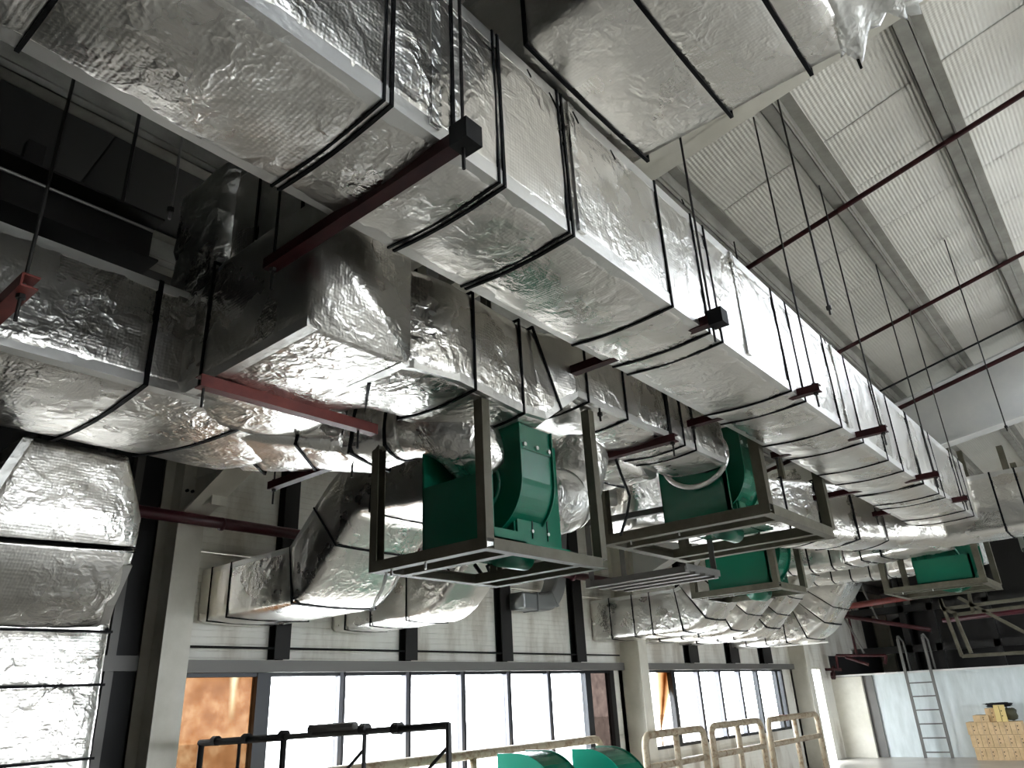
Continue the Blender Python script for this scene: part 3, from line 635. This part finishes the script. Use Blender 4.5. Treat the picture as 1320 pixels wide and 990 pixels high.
def fan(o, s, label, m=GREEN, sy=1.0, sz=1.0, stand=False):
    """o = near (+x,-y) bottom corner; nominal size .43 x .60 x .60"""
    X, Y, Z = o; root = empty('centrifugal_fan', (X, Y, Z)); tag(root, label, 'fan')
    W, D, H = .43*s, .60*s*sy, .58*s*sz
    # front plate with turned-in edges and base tray
    b = MB(); b.box((X-W, Y, Z), (X, Y+.012, Z+.55*H)); b.box((X-W, Y, Z), (X-W+.012, Y+D, Z+.9*H)); b.box((X-.03, Y, Z), (X, Y+.03, Z+.55*H))
    b.box((X-W, Y, Z), (X, Y+D, Z+.02)); b.box((X-.012, Y, Z), (X, Y+.42*D, Z+.06)); b.build('cabinet', m, root)
    # motor box behind with side panel
    b = MB(); b.box((X-W+.02, Y+.42*D, Z+.02), (X-.16*W, Y+D, Z+H)); b.build('motor_box', GREEND if m is GREEN else m, root)
    X0_ = X; X = X-.14*W; pn = MB().box((X-.012, Y+.44*D, Z), (X+.004, Y+D+.01, Z+H*.98)); p = pn.build('side_panel', m, root)
    sl = MB()
    for k in range(5): sl.box((X+.003, Y+(.60+.06*k)*D, Z+(.50+.012*k)*H), (X+.009, Y+(.625+.06*k)*D, Z+(.74+.012*k)*H))
    sl.build('vent_slot', BLACK, p)
    sl = MB()
    for k in range(2): sl.box((X+.003, Y+(.62+.2*k)*D, Z+.1*H), (X+.008, Y+(.63+.2*k)*D, Z+.34*H))
    sl.build('slot', BLACK, p)
    bo = MB()
    for a, c in ((.47, .36), (.74, .38), (.62, .16), (.83, .16), (.97, .04), (.5, .94)): bo.tube([(X+.002, Y+a*D, Z+c*H), (X+.012, Y+a*D, Z+c*H)], .009*s, 8)
    bo.build('bolt', BOLT, p)
    # scroll: axis along Y, discharge upwards on the +X side
    X = X0_; cx, cz = X-.53*W, Z+.55*H; y0, y1 = Y+.34*D, Y+.76*D; R0 = .59*W; n = 44; out = []
    for i in range(n+1):
        a = 0-(2*PI*.80)*i/n; r = R0*(1.0-.16*(i/n)); out.append((cx+math.cos(a)*r, cz+math.sin(a)*r))
    top = Z+H*1.02; prof = [(out[0][0], top)]+out+[(out[-1][0], top)]
    V = []; F = []; k = len(prof)
    for yy in (y0, y1): V += [(a, yy, c) for a, c in prof]
    for i in range(k): j = (i+1) % k; F.append((i, j, k+j, k+i))
    F.append(tuple(range(k))[::-1]); F.append(tuple(range(k, 2*k)))
    sc = link('scroll', V, F, m, root)
    for yy, nm in ((y0-.006, 'side_plate'), (y1-.002, 'side_plate')):
        V = []; F = []
        pr_ = [(cx+(a-cx)*1.05, cz+(c-cz)*1.05 if c < top-.001 else c) for a, c in prof]
        for q in (yy, yy+.008): V += [(a, q, c) for a, c in pr_]
        for i in range(k): j = (i+1) % k; F.append((i, j, k+j, k+i))
        F.append(tuple(range(k))[::-1]); F.append(tuple(range(k, 2*k))); link(nm, V, F, GREEND if m is GREEN else m, sc)
    fb = MB(); fb.box((out[0][0], y0+.01, Z+.80*H), (out[0][0]+.008, y1-.01, Z+.87*H)); f_ = fb.build('flange_strip', m, sc)
    bo = MB()
    for q in (.12, .5, .88): yy = y0+(y1-y0)*q; bo.tube([(out[0][0]+.006, yy, Z+.835*H), (out[0][0]+.018, yy, Z+.835*H)], .011*s, 8)
    bo.build('bolt', BOLT, sc)
    ir = MB(); ir.tube([(cx+math.cos(a)*.30*W, y0-.012, cz+math.sin(a)*.30*W) for a in [2*PI*i/28 for i in range(29)]], .012*s, 8, False); ir.build('inlet_ring', m, root, True)
    mo = MB(); mo.tube([(X-.5*W, Y+.5*D, Z-.0), (X-.5*W, Y+.85*D, Z-.0)], .06*s, 14); mo.build('motor', GREEND, root, True)
    return root
frame((-2.05, 2.32, 2.21), .75, .92, 2.88, 'olive steel frame cradling the nearest green fan', tops=[2.885, 4.85, 3.06, 4.85])
fan((-2.15, 2.46, 2.28), 1.0, 'nearest green centrifugal fan, left of centre in the picture')
f2 = at(942, 660, 'Y', 5.2)
frame((-1.84, 5.05, 2.73), 1.4, 1.4, 4.95, 'widest olive frame, carrying the second green fan right of centre', t=.075)
fan((f2.x, 5.22, 2.80), 1.3, 'second green fan with a foil ring on its front, right of centre')
f3 = at(1005, 757, 'Z', 2.68)
frame((f3.x, f3.y, 2.68), 1.12, .95, 4.7, 'smaller olive frame below and behind the second one', t=.07, cross=1)
fan((f3.x-.12, f3.y+.1, 2.74), 1.85, 'third green fan, seen below the second one with a square opening', sy=.75, sz=.8)
frame((-1.62, 11.9, 2.78), 1.3, 1.3, 4.9, 'olive frame with the small far fan near the right edge', t=.075)
fan((-1.75, 12.0, 2.86), 1.7, 'smallest green fan, far away near the right edge', sy=.8, sz=.62)
frame((.2, 12.6, 2.68), 1.3, 1.4, 4.2, 'pale olive frame cut by the right edge, hanging lower than the small fan', t=.06, cross=1)
frame((.2, 11.3, 2.95), 1.2, 1.2, 4.4, 'olive frame cut by the right edge, level with the small far fan', t=.07, cross=1)
# grey rack behind the first frame
x, y, z = -2.70, 5.38, 2.5
rk = empty('grey_rack', (x, y, z)); tag(rk, 'grey slatted steel rack hanging between the two nearest frames', 'rack')
for k in range(4): MB().beam((x-.95+.02*k, y+.17*k+.04, z), (x, y+.17*k+.02, z), rect(.07, .05)).build('slat', GREYS, rk)
for a, b in ((x-.92, y+.02), (x-.05, y+.55), (x-.92, y+.55)): MB().beam((a, b, z), (a, b, 4.85), Lprof(.05, .006)).build('post', GREYS, rk)
MB().beam((x-.92, y, z+.02), (x-.92, y+.6, z+.02), rect(.05, .05)).build('side_rail', GREYS, rk); MB().beam((x-.02, y, z+.02), (x-.02, y+.6, z+.02), rect(.05, .05)).build('side_rail', GREYS, rk)
MB().beam((x-.92, y+.02, z+.52), (x-.02, y+.55, z+.62), rect(.05, .05)).build('brace', GREYS, rk)
# plastic streamers and cable on the first frame
st = empty('plastic_streamer', (-2.74, 2.33, 2.2)); tag(st, 'torn clear plastic strips dangling from the left corner of the nearest frame', 'plastic strip')
for k, (a, b, c) in enumerate((((498, 738), (492, 760), (478, 788)), ((513, 742), (503, 762), (490, 778)))):
    P = [at(q[0], q[1], 'Y', 2.33+.03*k) for q in (a, b, c)]; V = []; F = []
    Q = [P[0].lerp(P[1], i/4) for i in range(4)]+[P[1].lerp(P[2], i/4) for i in range(5)]
    for i, q in enumerate(Q):
        wq = (.012+.004*math.sin(i*1.3)) if i < 8 else .02; V += [q+Vector((-wq, .004*math.sin(i), 0)), q+Vector((wq, -.004*math.cos(i), 0)), q+Vector((wq, .003-.004*math.cos(i), 0)), q+Vector((-wq, .003+.004*math.sin(i), 0))]
    for i in range(len(Q)-1):
        for j in range(4): F.append((i*4+j, i*4+(j+1) % 4, i*4+4+(j+1) % 4, i*4+4+j))
    link('strip', V, F, PLAST, st, True)
cb = MB(); p = [at(*q, 'X', -2.4) for q in ((788, 575), (800, 610), (812, 640), (808, 665), (800, 690))]; cb.tube(p, .009, 6); tag(cb.build('loose_cable', BLACK), 'loose black cable looping down beside the right posts of the nearest frame', 'cable')
cb = MB(); p = [at(*q, 'Y', 3.3) for q in ((612, 728), (622, 742), (634, 746), (628, 730), (640, 722))]; cb.tube(p, .012, 6); tag(cb.build('cable_coil', BLACK), 'short black cable end under the nearest fan', 'cable')

# ------------------------------------------------------------------ pipes, beams and roof services
def pipe(name, pts, r, m, label, cat='pipe', clips=(), smooth=True):
    root = empty(name, pts[0]); tag(root, label, cat); MB().tube(pts, r, 14).build('pipe', m, root, smooth)
    for c in clips:
        c = Vector(c); cc = MB(); t = (Vector(pts[1])-Vector(pts[0])).normalized(); cc.tube([c-t*.012, c+t*.012], r*1.18, 14); cc.build('coupling', m, root, True)
    return root
pipe('sprinkler_main', [(-6.17, -1, 3.2), (-6.17, 10.4, 3.22)], .05, PIPER, 'thick dark red pipe running along the window wall over the columns', clips=[(-6.17, 3.42, 3.2), (-6.17, 6.2, 3.2), (-6.17, 8.8, 3.2)])
for yy, lab, r_ in ((5.78, 'dark red pipe under the roof, nearest of the three', .022), (8.25, 'dark red pipe under the roof, middle of the three', .022), (10.46, 'dark red pipe under the roof lying along the white rafter', .028)):
    zz = (lambda x: roofz(x)-.225) if yy < 10 else (lambda x: roofz(x)-.34)
    pipe('roof_pipe', [(-4.2, yy, zz(-4.2)), (3.4, yy, zz(3.4))], r_, RED, lab)
for (a, b) in (((1153, 499), (1215, 466)), ):
    pass
pts = [at(x, y, 'Y', 10.25) for x, y in ((1130, 478), (1152, 482), (1190, 478), (1240, 458), (1320, 415))]
pipe('roof_cable', [(p.x, 9.9, roofz(p.x)-.22) for p in pts]+[(1.5, 9.3, roofz(1.5)-.22)], .012, BLACK, 'black cable sagging under the roof in front of the white rafter', 'cable')
db = empty('dark_beam', (-3.5, -.9, 3.9)); tag(db, 'dark steel beam in the shadow above the left duct', 'beam')
MB().beam((-3.52, -.9, 3.9), (-3.52, 1.38, 3.9), Hprof(.26, .26, .012)).build('beam', DARKS, db); MB().box((-3.48, .72, 4.03), (-3.42, .8, 4.16)).build('cleat', DARKS, db)
for yy in (-.4, 1.2): MB().tube([(-3.5, yy, 4.02), (-3.5, yy, 4.72)], .01, 6).build('rod', DARKS, db)
pa = at(0, 215, 'X', -3.05); pb = at(197, 298, 'X', -3.05)
lr = empty('steel_rod', pa); tag(lr, 'thin pale rod lying level above the left duct', 'rod'); MB().tube([(-3.05, -.6, pa.z-.02), pb], .008, 6).build('rod', RODL, lr)
# far-end pipework and braces (seen over the partition)
pipe('far_red_pipe', [at(1215, 800, 'Y', 19), at(1400, 778, 'Y', 19)], .05, PIPER, 'bright dusty red pipe crossing the dark bay at the right edge')
pipe('far_brown_pipe', [at(1085, 783, 'Y', 19.3), at(1165, 771, 'Y', 19.3), at(1230, 760, 'Y', 19.3)], .07, REDB, 'orange-brown pipe below the fourth frame, upper of two')
MB().tube([at(1150, 773, 'Y', 19.3), tuple(at(1150, 773, 'Y', 19.3)[:2])+(4.6,)], .012, 6).build('hanger_rod', ROD, bpy.data.objects['far_brown_pipe'])
pipe('far_dark_pipe', [at(1082, 793, 'Y', 19.6), at(1200, 812, 'Y', 19.6)], .05, RED, 'dark red pipe slanting into the dark bay, lower of two')
MB().tube([at(1100, 796, 'Y', 19.6), tuple(at(1100, 796, 'Y', 19.6)[:2])+(4.4,)], .012, 6).build('hanger_rod', ROD, bpy.data.objects['far_dark_pipe'])
vt = empty('valve_pipework', at(1100, 855, 'Y', 20.1)); MB().tube([at(1105, 847, 'Y', 20.1), tuple(at(1105, 847, 'Y', 20.1)[:2])+(4.3,)], .03, 8).build('riser', RED, vt); tag(vt, 'dark red valve pipework in front of the partition top at the left', 'pipework')
for a, b in (((1078, 845), (1142, 845)), ((1078, 845), (1080, 862)), ((1142, 845), (1141, 856)), ((1062, 863), (1085, 863)), ((1074, 858), (1074, 872)), ((1090, 847), (1120, 857))): MB().tube([at(*a, 'Y', 20.1), at(*b, 'Y', 20.1)], .035, 8).build('pipe', RED, vt)
MB().tube([at(1072, 871, 'Y', 20.1), at(1076, 871, 'Y', 20.1)], .09, 10).build('valve', RED, vt)
for a, b, lab in (((1088, 795), (1114, 842), 'thin diagonal brace on the end bay, left one'), ((1105, 745), (1132, 800), 'dark diagonal brace above the brown pipes')):
    bb = empty('diagonal_brace', at(*a, 'Y', 19.9)); tag(bb, lab, 'brace'); MB().beam(at(*a, 'Y', 19.9), at(*b, 'Y', 19.9), rect(.04, .04)).build('brace', GREYS, bb)
fr = empty('far_rack', at(1225, 787, 'Y', 14.5)); tag(fr, 'thin pale steel rack hanging in front of the dark bay at the right', 'rack')
for a, b in (((1215, 785), (1400, 762)), ((1235, 792), (1400, 772)), ((1215, 785), (1235, 792)), ((1212, 772), (1215, 785)), ((1248, 762), (1255, 790)), ((1212, 772), (1240, 846)), ((1240, 846), (1400, 836)), ((1230, 790), (1252, 842)), ((1235, 770), (1330, 820))):
    MB().beam(at(*a, 'Y', 14.5), at(*b, 'Y', 14.5), rect(.05, .05)).build('bar', CHAN, fr)
db2 = empty('mezzanine_beam', (-5.2, 22.5, 1.5)); tag(db2, 'black steelwork deep inside the dark bay behind the partition', 'steelwork')
for zz in (2.3, 3.3): MB().box((-6.6, 22.5, zz), (6, 22.65, zz+.18)).build('beam', DARKS, db2)
for xx in (-5.3, -4.6, -3.3, -1.8, 0, 2): MB().box((xx, 22.5, 0), (xx+.15, 22.65, 4.6)).build('post', DARKS, db2)
MB().box((-5.1, 23.2, 0), (6, 23.3, 5.2)).build('back_panel', DARKS, db2)

# ------------------------------------------------------------------ ladder, cartons
ld = empty('wall_ladder', (-4.65, 20.3, 0)); tag(ld, 'grey steel ladder with hooped handrails against the pale partition', 'ladder')
for x in (-4.93, -4.38):
    MB().beam((x, 20.28, 0), (x+.0, 20.28, 2.55), rect(.045, .06)).build('stile', GREYS, ld)
    MB().tube([(x, 20.28, 2.5), (x, 20.30, 2.6), (x, 20.42, 2.62), (x, 20.72, 2.5), (x, 20.78, 1.84)], .022, 8).build('handrail', GREYS, ld)
for k in range(6): MB().tube([(-4.93, 20.28, .12+.29*k), (-4.38, 20.28, .12+.29*k)], .014, 8).build('rung', GREYS, ld)
def carton(x, y, z, w, h, rot=0, label=None, group='cartons in even rows on the floor', m=CARD):
    root = empty('cardboard_box', (x, y, z)); tag(root, label or 'small tan cardboard carton in the even rows stacked by the ladder', 'box', group)
    b = MB(); b.box((x-w/2, y-.2, z), (x+w/2, y+.2, z+h)); b.build('carton', m, root)
    MB().box((x-.004, y-.203, z+.01), (x+.004, y-.198, z+h-.01)).build('flap_seam', BLACK if rot else RAILM, root)
    d = MB()
    for q in (.35, .65): d.tube([(x+w*.14, y-.2, z+h*q), (x+w*.14, y-.204, z+h*q)], .012, 6)
    d.build('print_mark', BLACK, root); root.rotation_euler.z = rot
    return root
for r_ in range(3):
    for k in range(5): carton(-3.72+.205*k-.02*r_, 20.02, .245*r_, .2, .24, 0, 'tan carton in the %s row of the stack, %s' % (('bottom', 'middle', 'top')[r_], ('leftmost', 'second from the left', 'third from the left', 'fourth from the left', 'fifth from the left', 'sixth from the left', 'seventh from the left', 'eighth from the left')[k]))
carton(-3.54, 20.0, .735, .3, .13, 0, 'flat pale carton lying on top of the stack, leftmost', None)
carton(-3.34, 20.05, .735, .2, .26, 0, 'upright tan carton on the stack, left of the yellow one', None)
YEL = mat('yellow_carton', (.72, .55, .22), .7); carton(-3.17, 19.95, .735, .2, .32, .12, 'yellowish upright carton on top of the stack', None, YEL)
BAG = mat('olive_bag', (.06, .06, .035), .8)
tag(crumple('cloth_bag', (-3.0, 20.05, .87), .12, .15, .12, BAG, None, 9, .3, 16), 'dark olive bag slumped on top of the cartons', 'bag')
tag(crumple('dark_cloth', (-3.2, 20.12, 1.05), .26, .14, .045, BLACK, None, 4, .5, 18), 'black cloth draped over the topmost cartons', 'cloth')

# ------------------------------------------------------------------ guard rails, floor fans, scaffold
def rail(y0, y1, x, zt, label, zm=.72, r=.05, mid=True, x2=None):
    x2 = x2 if x2 is not None else x; root = empty('guard_rail', (x, y0, 0)); tag(root, label, 'guard rail'); R_ = .13
    def X(y): return x+(x2-x)*(y-y0)/(y1-y0)
    p = [(X(y0), y0, 0), (X(y0), y0, zt-R_)]+[(X(y0), y0+R_-R_*math.cos(a), zt-R_+R_*math.sin(a)) for a in (PI/8, PI/4, 3*PI/8, PI/2)]
    p += [(X(y1), y1-R_+R_*math.sin(a), zt-R_+R_*math.cos(a)) for a in (0, PI/8, PI/4, 3*PI/8, PI/2)]+[(X(y1), y1, 0)]
    MB().tube(p, r, 12).build('hoop', RAILM, root, True)
    MB().tube([(X(y0), y0, zm), (X(y1), y1, zm)], r*.9, 10).build('mid_rail', RAILM, root, True)
    if mid: ym = (y0+y1)/2; MB().tube([(X(ym), ym, 0), (X(ym), ym, zt)], r*.9, 10).build('upright', RAILM, root, True)
    return root
rail(4.2, 9.25, -6.25, 1.1, 'long worn beige pipe rail under the windows behind the floor fans', mid=True)
rail(9.62, 11.35, -5.78, 1.11, 'worn beige pipe guard rail, first from the green floor fans')
rail(11.62, 13.5, -5.78, 1.12, 'worn beige pipe guard rail, middle of the row of three')
rail(13.75, 16.2, -5.75, 1.11, 'worn beige pipe guard rail, farthest, with a rusty clamp')
MB_ = MB().box((-5.84, 14.5, 1.06), (-5.72, 14.62, 1.16)); tag(MB_.build('rusty_clamp', REDB), 'rusty clamp on the farthest beige guard rail', 'clamp')
def floor_fan(Y0, pl, pr, py, label):
    a = at(pl, py, 'Y', Y0); b = at(pr, py, 'Y', Y0); zt = a.z+.02; x0, x1 = a.x, b.x; R = min(.45, (x1-x0)*.9)
    root = empty('fan_housing', (x0, Y0, 0)); tag(root, label, 'fan')
    prof = [(x0, .15), (x0, zt)]+[(x1-R+R*math.sin(q), zt-R+R*math.cos(q)) for q in [i*PI/24 for i in range(13)]]+[(x1, .15)]
    def ex(n, pf, y0, y1, m, par):
        k = len(pf); V = [(p, y0, q) for p, q in pf]+[(p, y1, q) for p, q in pf]; F = [(i, (i+1) % k, k+(i+1) % k, k+i) for i in range(k)]+[tuple(range(k))[::-1], tuple(range(k, 2*k))]
        return link(n, V, F, m, par)
    cx, cz = (x0+x1)/2, zt/2
    big = [(cx+(p-cx)*1.03, cz+(q-cz)*1.02) for p, q in prof]
    sc = ex('scroll', prof, Y0+.01, Y0+.42, GREEN, root); ex('side_plate', big, Y0, Y0+.012, GREENLIT, sc); ex('side_plate', big, Y0+.42, Y0+.432, GREEND, sc)
    MB().tube([(cx+.26*math.cos(q), Y0-.01, cz+.26*math.sin(q)) for q in [2*PI*i/30 for i in range(31)]], .015, 8, False).build('inlet_ring', GREEND, sc, True)
    for x in (x0+.05, x1-.05): MB().box((x-.03, Y0-.02, 0), (x+.03, Y0+.45, .15)).build('foot', DARKS, root)
floor_fan(5.9, 642, 716, 976, 'bright green fan housing on the floor, left of the two')
floor_fan(6.6, 738, 806, 970, 'bright green fan housing on the floor, right of the two')
sc_ = empty('scaffold_rail', (-6.0, 3.4, 0)); tag(sc_, 'dark tubular scaffold frame in front of the stained window', 'scaffold')
P3 = lambda px, py: at(px, py, 'Y', 3.4)
for a, b, r_, m_ in (((258, 958), (368, 950), .026, BLACK), ((368, 950), (512, 940), .02, GREYS), ((512, 940), (578, 935), .022, DARKS)):
    MB().tube([P3(*a), P3(*b)], r_, 10).build('top_rail', m_, sc_)
for px, py, r_ in ((260, 957, .024), (309, 955, .013), (366, 950, .022), (470, 945, .014), (578, 932, .018)):
    p = P3(px, py); MB().tube([(p.x, p.y, 0), tuple(p)], r_, 8).build('post', BLACK if px < 400 else DARKS, sc_)
for a, b in (((470, 965), (440, 1000)), ((578, 962), (545, 1000))): MB().tube([P3(*a), P3(*b)], .011, 8).build('brace', DARKS, sc_)
for px, py in ((278, 955), (318, 952), (366, 948), (470, 940), (512, 939)): p = P3(px, py); MB().tube([p+Vector((-.03, 0, 0)), p+Vector((.03, 0, 0))], .036, 10).build('coupler', BLACK if px < 400 else DARKS, sc_)
cp = empty('clamp_bar', P3(425, 940)); tag(cp, 'grey bar with a lumpy clamp resting on the scaffold rail', 'bar'); MB().tube([P3(402, 940), P3(458, 936)], .028, 8).build('bar', GREYS, cp)
crumple('clamp', P3(403, 941), .035, .03, .035, GREYS, cp, 2, .4, 12)
